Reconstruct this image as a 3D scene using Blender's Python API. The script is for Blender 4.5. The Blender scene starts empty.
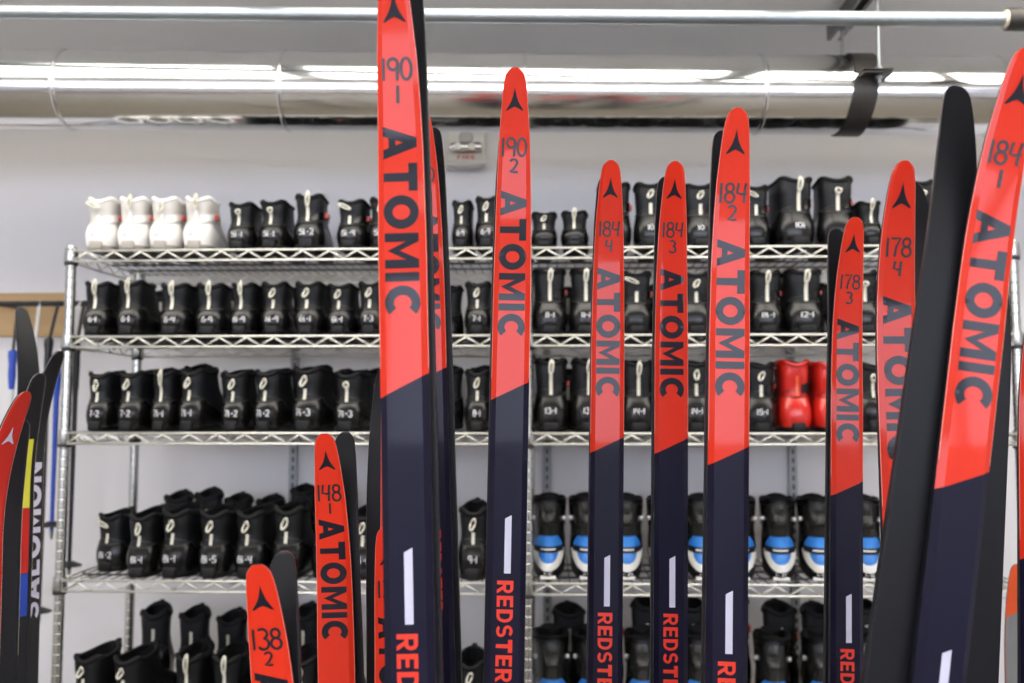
import bpy, bmesh, math, random
import numpy as np
from mathutils import Vector, Matrix

random.seed(7)
SC = bpy.context.scene
COL = SC.collection
PI = math.pi

# ------------------------------------------------------------------ camera
FPX = 936.0
CAM = Vector((1.218, -2.338, 1.47))
PITCH, YAW = math.radians(4.27), math.radians(2.10)
cam_d = bpy.data.cameras.new('camera')
cam = bpy.data.objects.new('camera', cam_d)
COL.objects.link(cam)
cam.location = CAM
cam.rotation_euler = (PI / 2 + PITCH, 0, YAW)
cam_d.sensor_width = 36.0
cam_d.lens = FPX / 1024 * 36.0
cam_d.clip_start = 0.05
cam_d.dof.use_dof = True
cam_d.dof.focus_distance = 1.12
cam_d.dof.aperture_fstop = 5.4
SC.camera = cam

# ------------------------------------------------------------------ world, light, exposure
world = bpy.data.worlds.new('daylight')
SC.world = world
world.use_nodes = True
wn = world.node_tree.nodes
wn['Background'].inputs['Color'].default_value = (0.76, 0.82, 1.0, 1)
wn['Background'].inputs['Strength'].default_value = 9.0
SC.view_settings.view_transform = 'Standard'
SC.view_settings.look = 'None'
SC.view_settings.gamma = 1.0
SC.view_settings.use_curve_mapping = False
SC.view_settings.exposure = -0.04

# ------------------------------------------------------------------ projection helpers
FW = Vector((-math.sin(YAW) * math.cos(PITCH), math.cos(YAW) * math.cos(PITCH), math.sin(PITCH)))
RT = Vector((math.cos(YAW), math.sin(YAW), 0))
UP = RT.cross(FW)

def ray(px, py):
    return FW + RT * ((px - 512) / FPX) + UP * ((341.5 - py) / FPX)

def at_depth(px, py, d):
    return CAM + ray(px, py) * d

def at_y(px, py, y):
    r = ray(px, py)
    return CAM + r * ((y - CAM.y) / r.y)

def at_z(px, py, z):
    r = ray(px, py)
    return CAM + r * ((z - CAM.z) / r.z)

# ------------------------------------------------------------------ materials
def mat(name, col, rough=0.5, metal=0.0, spec=0.5, coat=0.0, coat_rough=0.1, noise=0.0, nscale=30.0,
        bump=0.0, bscale=200.0, emit=None, estr=0.0, rvar=0.0, stretch=None):
    m = bpy.data.materials.new(name)
    m.use_nodes = True
    nt = m.node_tree
    b = nt.nodes['Principled BSDF']
    b.inputs['Base Color'].default_value = (*col, 1)
    b.inputs['Roughness'].default_value = rough
    b.inputs['Metallic'].default_value = metal
    b.inputs['Specular IOR Level'].default_value = spec
    b.inputs['Coat Weight'].default_value = coat
    b.inputs['Coat Roughness'].default_value = coat_rough
    if emit:
        b.inputs['Emission Color'].default_value = (*emit, 1)
        b.inputs['Emission Strength'].default_value = estr
    if noise or bump or rvar:
        tc = nt.nodes.new('ShaderNodeTexCoord')
        src = tc.outputs['Object']
        if stretch:
            mp = nt.nodes.new('ShaderNodeMapping')
            mp.inputs['Scale'].default_value = stretch
            nt.links.new(src, mp.inputs['Vector'])
            src = mp.outputs['Vector']
        nz = nt.nodes.new('ShaderNodeTexNoise')
        nz.inputs['Scale'].default_value = nscale
        nz.inputs['Detail'].default_value = 4
        nt.links.new(src, nz.inputs['Vector'])
        if noise:
            mx = nt.nodes.new('ShaderNodeMix')
            mx.data_type = 'RGBA'
            mx.inputs['A'].default_value = (*[c * (1 - noise) for c in col], 1)
            mx.inputs['B'].default_value = (*[min(1, c * (1 + noise)) for c in col], 1)
            nt.links.new(nz.outputs['Fac'], mx.inputs['Factor'])
            nt.links.new(mx.outputs['Result'], b.inputs['Base Color'])
        if rvar:
            mr = nt.nodes.new('ShaderNodeMapRange')
            mr.inputs['To Min'].default_value = max(0.01, rough - rvar)
            mr.inputs['To Max'].default_value = rough + rvar
            nt.links.new(nz.outputs['Fac'], mr.inputs['Value'])
            nt.links.new(mr.outputs['Result'], b.inputs['Roughness'])
        if bump:
            n2 = nt.nodes.new('ShaderNodeTexNoise')
            n2.inputs['Scale'].default_value = bscale
            n2.inputs['Detail'].default_value = 3
            nt.links.new(src, n2.inputs['Vector'])
            bp = nt.nodes.new('ShaderNodeBump')
            bp.inputs['Strength'].default_value = bump
            bp.inputs['Distance'].default_value = 0.002
            nt.links.new(n2.outputs['Fac'], bp.inputs['Height'])
            nt.links.new(bp.outputs['Normal'], b.inputs['Normal'])
    return m

M = {}
M['wall'] = mat('wall_paint', (0.78, 0.76, 0.76), 0.7, noise=0.02, nscale=3, bump=0.08, bscale=180)
M['ceiling'] = mat('ceiling_paint', (0.80, 0.79, 0.765), 0.8, noise=0.02, nscale=3)
M['floor'] = mat('floor_tan', (0.22, 0.19, 0.14), 0.45, noise=0.12, nscale=6)
M['trim'] = mat('painted_trim', (0.75, 0.75, 0.74), 0.5, noise=0.02)
M['duct'] = mat('galvanised_sheet', (0.80, 0.81, 0.82), 0.13, 1.0, noise=0.05, nscale=14, bump=0.12, bscale=16, rvar=0.05, stretch=(0.5, 1, 1))
M['seam'] = mat('duct_seam_metal', (0.72, 0.73, 0.73), 0.22, 1.0, noise=0.06, nscale=40)
M['pipe'] = mat('zinc_pipe', (0.36, 0.40, 0.42), 0.45, 0.9, noise=0.10, nscale=30, stretch=(0.2, 1, 1))
M['blackiron'] = mat('dark_band_steel', (0.055, 0.05, 0.045), 0.42, 0.6, noise=0.25, nscale=25)
M['strut'] = mat('strut_steel', (0.20, 0.20, 0.20), 0.4, 0.9, noise=0.15, nscale=30)
M['zinc'] = mat('zinc_rod', (0.30, 0.32, 0.33), 0.4, 1.0, noise=0.1, nscale=60)
M['cream_plastic'] = mat('cream_plastic', (0.62, 0.56, 0.42), 0.5, noise=0.05)
M['wire'] = mat('chrome_wire', (0.86, 0.85, 0.78), 0.30, 0.75, noise=0.05, nscale=60)
M['deck'] = mat('shelf_deck_wire_shaded', (0.16, 0.16, 0.15), 0.4, 0.8, noise=0.1, nscale=60)  # same chrome wire, its colour darkened to stand in for shade under the shelves
M['post'] = mat('chrome_post', (0.50, 0.50, 0.47), 0.26, 1.0, noise=0.08, nscale=40)
M['collar_plastic'] = mat('shelf_collar_plastic', (0.02, 0.02, 0.022), 0.45, noise=0.1)
M['standard'] = mat('wall_standard_metal', (0.33, 0.33, 0.33), 0.5, 0.5, noise=0.06)
M['black'] = mat('black_rubber', (0.006, 0.006, 0.007), 0.5, spec=0.3, noise=0.15, nscale=60)
M['ski_red'] = mat('ski_red_lacquer', (0.74, 0.033, 0.010), 0.40, spec=0.12, coat=0.32, coat_rough=0.05, noise=0.04, nscale=10, bump=0.02, bscale=300)
M['ski_navy'] = mat('ski_navy_lacquer', (0.008, 0.007, 0.022), 0.40, spec=0.12, coat=0.14, coat_rough=0.06, noise=0.12, nscale=10, bump=0.02, bscale=300)
M['ski_side'] = mat('ski_sidewall', (0.010, 0.010, 0.013), 0.4, noise=0.1)
M['ski_base'] = mat('ski_base_graphite', (0.010, 0.010, 0.012), 0.42, spec=0.18, noise=0.2, nscale=20, stretch=(1, 1, 0.2))
M['ski_edge'] = mat('ski_edge_line', (0.85, 0.30, 0.22), 0.3, noise=0.03)
M['ink'] = mat('black_marker', (0.012, 0.011, 0.016), 0.35, noise=0.1)
M['logo'] = mat('ski_logo_black', (0.007, 0.008, 0.016), 0.40, spec=0.15, coat=0.32, coat_rough=0.05, noise=0.08)
M['ski_white'] = mat('ski_white_print', (0.62, 0.60, 0.72), 0.35, noise=0.02)
M['ski_orange_text'] = mat('ski_red_print', (0.80, 0.04, 0.015), 0.3, noise=0.03)
M['upper'] = mat('boot_black_fabric', (0.0065, 0.0075, 0.009), 0.45, spec=0.35, noise=0.25, nscale=50, bump=0.25, bscale=500)
M['counter'] = mat('boot_heel_plastic', (0.005, 0.005, 0.005), 0.25, spec=0.45, noise=0.15, nscale=30)
M['piping'] = mat('boot_grey_piping', (0.035, 0.035, 0.032), 0.4, noise=0.1)
M['collarfab'] = mat('boot_collar_pad', (0.005, 0.005, 0.006), 0.6, spec=0.25, noise=0.2, nscale=60)
M['lining'] = mat('boot_lining', (0.006, 0.006, 0.007), 0.9, noise=0.2)
M['strap'] = mat('boot_pull_webbing', (0.70, 0.68, 0.57), 0.7, noise=0.06, nscale=80)
M['mark'] = mat('white_paint_pen', (0.72, 0.72, 0.72), 0.6, noise=0.03)
M['mark_grey'] = mat('faint_pen', (0.42, 0.42, 0.50), 0.6, noise=0.03)
M['white_upper'] = mat('boot_white_fabric', (0.62, 0.59, 0.55), 0.6, noise=0.06, nscale=40, bump=0.2, bscale=400)
M['white_shell'] = mat('boot_white_plastic', (0.84, 0.82, 0.78), 0.3, noise=0.02)
M['white_sole'] = mat('boot_grey_sole', (0.36, 0.33, 0.29), 0.6, noise=0.1)
M['pink_tab'] = mat('boot_pink_tab', (0.70, 0.12, 0.10), 0.5, noise=0.05)
M['red_shell'] = mat('boot_red_plastic', (0.62, 0.020, 0.012), 0.25, coat=0.4, noise=0.06)
M['blue'] = mat('boot_blue_panel', (0.030, 0.19, 0.60), 0.4, noise=0.08, nscale=40)
M['white_panel'] = mat('boot_white_rim', (0.80, 0.80, 0.76), 0.35, noise=0.02)
M['grey_cover'] = mat('boot_lace_cover', (0.016, 0.016, 0.015), 0.26, noise=0.15, nscale=30)
M['buckle'] = mat('boot_buckle_metal', (0.75, 0.75, 0.72), 0.3, 0.8, noise=0.05)
M['insole'] = mat('boot_insole_blue', (0.20, 0.36, 0.60), 0.6, noise=0.2, nscale=40)
M['ply'] = mat('plywood_board', (0.50, 0.33, 0.16), 0.6, noise=0.15, nscale=12, stretch=(0.3, 1, 3))
M['alarm'] = mat('alarm_plastic', (0.70, 0.69, 0.66), 0.4, noise=0.02)
M['grille'] = mat('alarm_grille', (0.42, 0.42, 0.41), 0.5, noise=0.1)
M['lens'] = mat('strobe_reflector', (0.55, 0.55, 0.56), 0.10, 1.0, noise=0.05)
M['red_print'] = mat('red_print', (0.55, 0.05, 0.04), 0.5, noise=0.05)
M['pole_blue'] = mat('pole_blue', (0.02, 0.07, 0.45), 0.4, noise=0.1)
M['pole_black'] = mat('pole_black', (0.012, 0.012, 0.015), 0.4, noise=0.1)
M['pole_white'] = mat('pole_white', (0.70, 0.71, 0.70), 0.4, noise=0.05)
M['yellow'] = mat('ski_yellow_print', (0.75, 0.72, 0.05), 0.35, noise=0.05)
M['orange'] = mat('ski_orange_print', (0.80, 0.10, 0.02), 0.35, noise=0.05)
M['grey'] = mat('ski_grey_print', (0.22, 0.22, 0.21), 0.4, noise=0.1)
M['lamp'] = mat('lamp_diffuser', (0.9, 0.9, 0.88), 0.5, emit=(1.0, 0.95, 0.86), estr=6.5, noise=0.01)

# ------------------------------------------------------------------ object helpers
def link(name, me, m=None, parent=None, smooth=False):
    o = bpy.data.objects.new(name, me)
    COL.objects.link(o)
    if m is not None:
        if len(me.materials) == 0:
            me.materials.append(M[m] if isinstance(m, str) else m)
    if parent is not None:
        o.parent = parent
    if smooth:
        me.polygons.foreach_set('use_smooth', [True] * len(me.polygons))
    return o

def pd(name, V, F, smooth=False):
    me = bpy.data.meshes.new(name)
    me.from_pydata([tuple(v) for v in V], [], F)
    me.update()
    if smooth:
        me.polygons.foreach_set('use_smooth', [True] * len(me.polygons))
    return me

def tag(o, label, cat, group=None):
    o['label'] = label
    o['category'] = cat
    if group:
        o['group'] = group
    return o

def thing(name, label, cat, loc=(0, 0, 0), rot=(0, 0, 0), group=None):
    o = bpy.data.objects.new(name, None)
    o.empty_display_size = 0.05
    COL.objects.link(o)
    o.location = loc
    o.rotation_euler = rot
    return tag(o, label, cat, group)

def struct(o):
    o['kind'] = 'structure'
    return o

class MB:
    """collects shapes for one mesh"""
    def __init__(s):
        s.V, s.F = [], []
    def add(s, V, F):
        n = len(s.V)
        s.V += [Vector(v) for v in V]
        s.F += [tuple(i + n for i in f) for f in F]
        return s
    def box(s, x0, x1, y0, y1, z0, z1, b=0.0):
        if b <= 0:
            V = [(x, y, z) for z in (z0, z1) for y in (y0, y1) for x in (x0, x1)]
            return s.add(V, [(0, 2, 3, 1), (4, 5, 7, 6), (0, 1, 5, 4), (2, 6, 7, 3), (0, 4, 6, 2), (1, 3, 7, 5)])
        bm = bmesh.new()
        bmesh.ops.create_cube(bm, size=1)
        for v in bm.verts:
            v.co = Vector(((x0 + x1) / 2 + v.co.x * (x1 - x0), (y0 + y1) / 2 + v.co.y * (y1 - y0), (z0 + z1) / 2 + v.co.z * (z1 - z0)))
        bmesh.ops.bevel(bm, geom=bm.edges[:], offset=b, segments=2, affect='EDGES', profile=0.5)
        bm.verts.index_update()
        s.add([v.co.copy() for v in bm.verts], [tuple(v.index for v in f.verts) for f in bm.faces])
        bm.free()
        return s
    def tube(s, pts, r, n=8, cap=True, closed=False):
        pts = [Vector(p) for p in pts]
        rr = r if isinstance(r, (list, tuple)) else [r] * len(pts)
        rings = []
        ref = None
        for i, p in enumerate(pts):
            a = pts[i - 1] if (i > 0 or closed) else p
            b = pts[(i + 1) % len(pts)] if (i < len(pts) - 1 or closed) else p
            t = (b - a).normalized()
            if ref is None:
                ref = Vector((0, 0, 1)) if abs(t.z) < 0.9 else Vector((1, 0, 0))
            u = (ref - t * ref.dot(t)).normalized()
            ref = u
            w = t.cross(u)
            rings.append([p + (u * math.cos(2 * PI * k / n) + w * math.sin(2 * PI * k / n)) * rr[i] for k in range(n)])
        V = [v for R in rings for v in R]
        F = []
        m = len(rings)
        for i in range(m if closed else m - 1):
            j = (i + 1) % m
            for k in range(n):
                F.append((i * n + k, i * n + (k + 1) % n, j * n + (k + 1) % n, j * n + k))
        if cap and not closed:
            F.append(tuple(range(n - 1, -1, -1)))
            F.append(tuple((m - 1) * n + k for k in range(n)))
        return s.add(V, F)
    def lathe(s, prof, n=16, c=(0, 0, 0), axis='z'):
        V, F = [], []
        for (r, z) in prof:
            for k in range(n):
                a = 2 * PI * k / n
                p = (r * math.cos(a), r * math.sin(a), z)
                if axis == 'x':
                    p = (p[2], p[0], p[1])
                if axis == 'y':
                    p = (p[0], p[2], p[1])
                V.append((p[0] + c[0], p[1] + c[1], p[2] + c[2]))
        for i in range(len(prof) - 1):
            for k in range(n):
                F.append((i * n + k, i * n + (k + 1) % n, (i + 1) * n + (k + 1) % n, (i + 1) * n + k))
        F.append(tuple(range(n - 1, -1, -1)))
        F.append(tuple((len(prof) - 1) * n + k for k in range(n)))
        return s.add(V, F)
    def grid(s, rows, closed=False):
        n = len(rows[0])
        V = [p for R in rows for p in R]
        F = []
        for i in range(len(rows) - 1):
            for k in range(n if closed else n - 1):
                k2 = (k + 1) % n
                F.append((i * n + k, i * n + k2, (i + 1) * n + k2, (i + 1) * n + k))
        return s.add(V, F)
    def mesh(s, name, smooth=False):
        me = pd(name, s.V, s.F, smooth)
        bm = bmesh.new()
        bm.from_mesh(me)
        bmesh.ops.recalc_face_normals(bm, faces=bm.faces[:])
        bm.to_mesh(me)
        bm.free()
        return me
    def build(s, name, m, parent=None, smooth=False):
        return link(name, s.mesh(name, smooth), m, parent)

def auto_smooth(o, ang=40):
    me = o.data
    me.polygons.foreach_set('use_smooth', [True] * len(me.polygons))
    bm = bmesh.new()
    bm.from_mesh(me)
    for e in bm.edges:
        if len(e.link_faces) == 2 and e.calc_face_angle(0) > math.radians(ang):
            e.smooth = False
    bm.to_mesh(me)
    bm.free()
    return o

def copy_tree(o, parent=None, skip=()):
    c = o.copy()
    COL.objects.link(c)
    c.parent = parent
    for ch in list(o.children):
        if ch.name.split('.')[0] not in skip:
            copy_tree(ch, c, skip)
    return c

# ------------------------------------------------------------------ lettering
def ring_quads(cx, cy, rx, ry, tx, ty, a0, a1, n=26):
    V, F = [], []
    for i in range(n + 1):
        a = math.radians(a0 + (a1 - a0) * i / n)
        V += [(cx + rx * math.cos(a), cy + ry * math.sin(a)), (cx + (rx - tx) * math.cos(a), cy + (ry - ty) * math.sin(a))]
    for i in range(n):
        F.append((2 * i, 2 * i + 1, 2 * i + 3, 2 * i + 2))
    return V, F

def Q(*p):
    return list(p), [tuple(range(len(p)))]

def R4(x0, x1, y0, y1):
    return Q((x0, y0), (x1, y0), (x1, y1), (x0, y1))
K = .265
CAPS = {
    'A': (1.0, [Q((0, 0), (.29, 0), (.64, 1), (.36, 1)), Q((1.0, 0), (.71, 0), (.36, 1), (.64, 1)), Q((.20, .17), (.80, .17), (.74, .37), (.26, .37))]),
    'T': (.86, [R4(0, .86, 1 - K, 1), R4(.43 - K / 2, .43 + K / 2, 0, 1 - K)]),
    'O': (1.04, [ring_quads(.52, .5, .52, .52, .285, .26, 0, 360, 36)]),
    'M': (1.08, [R4(0, K, 0, 1), R4(1.08 - K, 1.08, 0, 1), Q((K, 1), (K, .62), (.54, .08), (.54, .44)), Q((1.08 - K, 1), (1.08 - K, .62), (.54, .08), (.54, .44))]),
    'I': (.27, [R4(0, .27, 0, 1)]),
    'C': (.98, [ring_quads(.52, .5, .52, .52, .285, .26, 48, 312, 32)]),
    'R': (.84, [R4(0, K, 0, 1), R4(K, .50, 1 - .19, 1), R4(K, .50, .36, .55), ring_quads(.50, .68, .32, .32, .20, .18, -90, 90, 14), Q((.34, .38), (.58, .38), (.86, 0), (.60, 0))]),
    'E': (.74, [R4(0, K, 0, 1), R4(K, .74, 0, .19), R4(K, .74, .81, 1), R4(K, .68, .41, .59)]),
    'D': (.86, [R4(0, K, 0, 1), R4(K, .42, 0, .19), R4(K, .42, .81, 1), ring_quads(.42, .5, .44, .5, .21, .19, -90, 90, 18)]),
    'S': (.80, [ring_quads(.40, .705, .38, .30, .20, .19, 30, 270, 18), ring_quads(.40, .295, .40, .30, .20, .19, 90, -150, 18)]),
    'L': (.70, [R4(0, K, 0, 1), R4(K, .70, 0, .19)]),
    'N': (.92, [R4(0, K, 0, 1), R4(.92 - K, .92, 0, 1), Q((K, 1), (K, .66), (.92 - K, 0), (.92 - K, .34))]),
    'F': (.70, [R4(0, K, 0, 1), R4(K, .70, .81, 1), R4(K, .64, .40, .58)]),
}

def font_mesh(txt, gap=.12):
    """bold capitals as flat pieces: verts normalised to a unit box"""
    V, F, x = [], [], 0.0
    for ch in txt:
        w, pieces = CAPS[ch]
        for pv, pf in pieces:
            n = len(V)
            V += [(px + x, py) for px, py in pv]
            F += [tuple(i + n for i in f) for f in pf]
        x += w + gap
    x -= gap
    return [(a / x, c) for a, c in V], F

def subdivide2d(V, F, maxlen, sx, sy):
    """split long triangles so a flat word can follow a curved face"""
    bm = bmesh.new()
    vs = [bm.verts.new((x * sx, y * sy, 0)) for x, y in V]
    for f in F:
        try:
            bm.faces.new([vs[i] for i in f])
        except ValueError:
            pass
    for _ in range(4):
        es = [e for e in bm.edges if e.calc_length() > maxlen]
        if not es:
            break
        bmesh.ops.subdivide_edges(bm, edges=es, cuts=1)
        bmesh.ops.triangulate(bm, faces=bm.faces[:])
    bm.verts.index_update()
    V2 = [(v.co.x, v.co.y) for v in bm.verts]
    F2 = [tuple(v.index for v in f.verts) for f in bm.faces]
    bm.free()
    return V2, F2

def arc(cx, cy, rx, ry, a0, a1, n=8):
    return [(cx + rx * math.cos(math.radians(a0 + (a1 - a0) * i / n)), cy + ry * math.sin(math.radians(a0 + (a1 - a0) * i / n))) for i in range(n + 1)]

GLYPH = {
    '0': (0.62, [arc(.28, .5, .24, .48, 100, 470, 18)]),
    '1': (0.30, [[(.14, 1.0), (.13, .5), (.12, 0)]]),
    '2': (0.62, [arc(.28, .74, .24, .24, 160, -35, 9) + [(.3, .3), (.04, .04), (.30, .02), (.58, .05)]]),
    '3': (0.60, [[(.06, .95), (.30, 1.0)] + arc(.27, .76, .22, .22, 60, -80, 7) + arc(.27, .28, .26, .27, 80, -150, 10)]),
    '4': (0.62, [[(.12, 1.0), (.05, .50), (.30, .44), (.55, .50)], [(.50, 1.0), (.44, .5), (.42, 0)]]),
    '5': (0.60, [[(.52, .97), (.12, .97), (.10, .58)] + arc(.26, .30, .26, .28, 110, -150, 10)]),
    '6': (0.60, [[(.44, .98), (.20, .75)] + arc(.28, .27, .23, .26, 170, 520, 14)]),
    '7': (0.58, [[(.03, .96), (.52, .98), (.30, .5), (.22, 0)]]),
    '8': (0.60, [arc(.28, .75, .20, .22, -90, 270, 12) + arc(.28, .27, .24, .26, 90, -270, 14)]),
    '9': (0.60, [arc(.28, .72, .23, .25, 20, 380, 14) + [(.48, .5), (.44, 0)]]),
    '-': (0.45, [[(.06, .48), (.36, .50)]]),
    'h': (0.50, [[(.12, .98), (.12, .62)], [(.02, .50), (.26, .50)], arc(.12, .27, .11, .11, 150, -30, 5) + [(.04, .04), (.26, .04)]]),
    'w': (0.60, [[(.04, .6), (.14, .1), (.28, .5), (.40, .1), (.54, .6)]]),
}

def strokes2d(txt, wid=0.12):
    """handwritten figures as ribbons; returns verts (x,y), faces, total width (cap height 1)"""
    V, F = [], []
    x = 0.0
    for ch in txt:
        if ch not in GLYPH:
            x += .3
            continue
        adv, polys = GLYPH[ch]
        for P in polys:
            n0 = len(V)
            m = len(P)
            for i, p in enumerate(P):
                a = P[max(0, i - 1)]
                b = P[min(m - 1, i + 1)]
                dx, dy = b[0] - a[0], b[1] - a[1]
                l = math.hypot(dx, dy) or 1
                nx, ny = -dy / l * wid / 2, dx / l * wid / 2
                V.append((x + p[0] + nx, p[1] + ny))
                V.append((x + p[0] - nx, p[1] - ny))
            for i in range(m - 1):
                F.append((n0 + 2 * i, n0 + 2 * i + 1, n0 + 2 * i + 3, n0 + 2 * i + 2))
        x += adv
    return V, F, x

# ------------------------------------------------------------------ the room
WALL_Y, CEIL = 0.62, 2.57
XL, XR, YF = -3.2, 5.4, -5.6

def slab(name, x0, x1, y0, y1, z0, z1, m):
    return struct(MB().box(x0, x1, y0, y1, z0, z1).build(name, m))
slab('floor', XL - .1, XR + .1, YF - .1, WALL_Y + .1, -0.1, 0, 'floor')
slab('ceiling', XL - .1, XR + .1, YF - .1, WALL_Y + .1, CEIL, CEIL + .1, 'ceiling')
slab('wall_back', XL - .1, XR + .1, WALL_Y, WALL_Y + .1, 0, CEIL, 'wall')
slab('wall_left', XL - .1, XL, YF, WALL_Y, 0, CEIL, 'wall')
slab('wall_right', XR, XR + .1, YF, WALL_Y, 0, CEIL, 'wall')
# shop front behind the photographer: sill wall, header and piers around a wide glazed opening
fr = MB()
fr.box(XL - .1, XR + .1, YF - .1, YF, 0, 1.40).box(XL - .1, XR + .1, YF - .1, YF, 2.38, CEIL)
fr.box(XL - .1, XL + .5, YF - .1, YF, 1.40, 2.38).box(XR - .5, XR + .1, YF - .1, YF, 1.40, 2.38)
struct(fr.build('wall_front', 'wall'))
win = MB()
for x in np.linspace(XL + .5, XR - .5, 6):
    win.box(x - .03, x + .03, YF - .07, YF - .02, 1.40, 2.38)
win.box(XL + .5, XR - .5, YF - .07, YF - .02, 1.40, 1.45).box(XL + .5, XR - .5, YF - .07, YF - .02, 2.33, 2.38)
struct(win.build('window_1', 'trim'))
struct(MB().box(XL, XR, WALL_Y - .014, WALL_Y, 0, .10, .004).build('baseboard_back', 'trim'))

# ceiling lamps over the room, out of frame
def ceiling_lamp(x, y, label):
    t = thing('ceiling_lamp', label, 'lamp', (x, y, CEIL), group='panel lamps on the ceiling')
    MB().box(-.62, .62, -.31, .31, -.03, 0, .006).build('lamp_housing', 'trim', t)
    MB().box(-.59, .59, -.28, .28, -.034, -.03, .0015).build('lamp_diffuser', 'lamp', t)
LN = ['poles', 'end post', 'middle posts', 'red boots', 'far shelving end']
for i in range(5):
    ceiling_lamp(-1.4 + 1.28 * i, -.50, f'white panel lamp in the ceiling row before the shelves, above the {LN[i]}')
    ceiling_lamp(-1.4 + 1.28 * i, -3.4, f'white panel lamp in the ceiling row by the shop window, facing the {LN[i]}')

# vertical slotted standards on the back wall
for k, px in enumerate((294, 547, 792)):
    p = at_y(px, 460, WALL_Y)
    b = MB().box(-.013, .013, -.012, 0, 0, 1.55, .002)
    o = b.build('wall_standard', 'standard')
    o.location = (p.x, WALL_Y - .0005, .12)
    tag(o, ['slotted grey wall standard behind the narrow shelving', 'slotted grey wall standard just past the middle posts',
            'slotted grey wall standard behind the blue toed boots'][k], 'wall standard', 'wall standards')
    s = MB()
    for i in range(56):
        s.box(-.003, .003, -.0128, -.0115, .03 + i * .027, .045 + i * .027)
    s.build('slot_row', 'black', o)['kind'] = 'stuff'

# ------------------------------------------------------------------ duct, strap, pipe, strut
DEP = 2.436
RD = 0.1
dA, dB = at_depth(-260, 87.5, DEP), at_depth(1290, 98.5, DEP)
ddir = (dB - dA).normalized()
duct = thing('air_duct', 'long shiny galvanised round duct under the ceiling', 'duct', dA, (0, -math.asin(ddir.z), math.atan2(ddir.y, ddir.x)))
dlen = (dB - dA).length
def dist_at(px):
    d = at_depth(px, 92, DEP)
    return (d - dA).dot(ddir)
seams = [0] + [dist_at(p) for p in (-155, 70, 288, 524, 757, 990, 1215)] + [dlen]
for i in range(len(seams) - 1):
    a, b = seams[i], seams[i + 1]
    rr = RD + (0.0007 if i % 2 else 0)
    m = MB()
    rows = [[(a + (b - a) * j / 6, rr * math.cos(2 * PI * k / 96), rr * math.sin(2 * PI * k / 96)) for k in range(96)] for j in range(7)]
    m.grid(rows, True)
    m.build('duct_section', 'duct', duct, True)
    if i:
        m = MB()
        rows = []
        for j in range(9):
            t = j / 8
            h = .0035 * math.sin(PI * t) ** .7
            rows.append([(a - .006 + .012 * t, (RD + h + .0003) * math.cos(2 * PI * k / 96), (RD + h + .0003) * math.sin(2 * PI * k / 96)) for k in range(96)])
        m.grid(rows, True)
        m.build('seam_bead', 'seam', duct, True)

sx = dist_at(856)
sc_ = dA + ddir * sx
strap = thing('duct_hanger', 'dark steel strap hanger with rods holding the duct', 'hanger', sc_, (0, -math.asin(ddir.z), math.atan2(ddir.y, ddir.x) ))
def band(a0, a1, w=.030, r=RD + .0025, t=.003):
    m = MB()
    rows = []
    for i in range(37):
        a = math.radians(a0 + (a1 - a0) * i / 36)
        # skewed band: its lower end drifts sideways
        sk = -.020 * (1 - math.sin(a)) / 2 + .0
        def P(rad, x):
            return (x + sk, -math.cos(a) * rad, math.sin(a) * rad)
        rows.append([P(r, -w), P(r + t, -w), P(r + t, w), P(r, w)])
    m.grid(rows, True)
    return m
auto_smooth(band(14, 184).build('upper_band', 'blackiron', strap))
auto_smooth(band(-176, 6).build('lower_band', 'blackiron', strap))
RX = .012
for s in (-1, 1):
    m = MB().box(RX - .045, RX + .028, s * (RD + .001) if s > 0 else -(RD + .045), (RD + .045) if s > 0 else -(RD + .001), .008, .012, .001)
    m.box(RX - .045, RX + .028, s * (RD + .001) if s > 0 else -(RD + .045), (RD + .045) if s > 0 else -(RD + .001), .016, .020, .001)
    m.build('ear', 'blackiron', strap)
    y = s * (RD + .024)
    auto_smooth(MB().lathe([(.0045, -.012), (.0045, CEIL - .0570 - sc_.z)], 10, (RX, y, 0)).build('threaded_rod', 'zinc', strap))
    MB().lathe([(.010, -.002), (.010, .006)], 6, (RX, y, 0)).build('nut', 'zinc', strap)
    MB().lathe([(.010, .021), (.010, .029)], 6, (RX, y, 0)).build('nut', 'zinc', strap)

# strut channel above, running out from the wall towards the room
st = at_y(832, 31, .30)
zst = CEIL - .045
xs_ = sc_.x + RX * ddir.x + .006
strut = thing('strut_channel', 'dark slotted strut channel fixed to the ceiling', 'strut', (xs_, .0, CEIL))
m = MB()
m.box(-.0205, .0205, -1.3, .30, -.0035, -.001)
m.box(-.0205, -.018, -1.3, .30, -.0425, -.0035).box(.018, .0205, -1.3, .30, -.0425, -.0035)
m.box(-.018, -.010, -1.3, .30, -.0425, -.040).box(.010, .018, -1.3, .30, -.0425, -.040)
m.build('channel', 'strut', strut)
for y in (sc_.y + .124, sc_.y - .124):
    MB().box(-.02, .02, y - .018, y + .018, -.0475, -.0427, .001).build('square_washer', 'strut', strut)
    MB().lathe([(.011, -.056), (.011, -.0478)], 6, (0, y, 0)).build('nut', 'zinc', strut)

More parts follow.
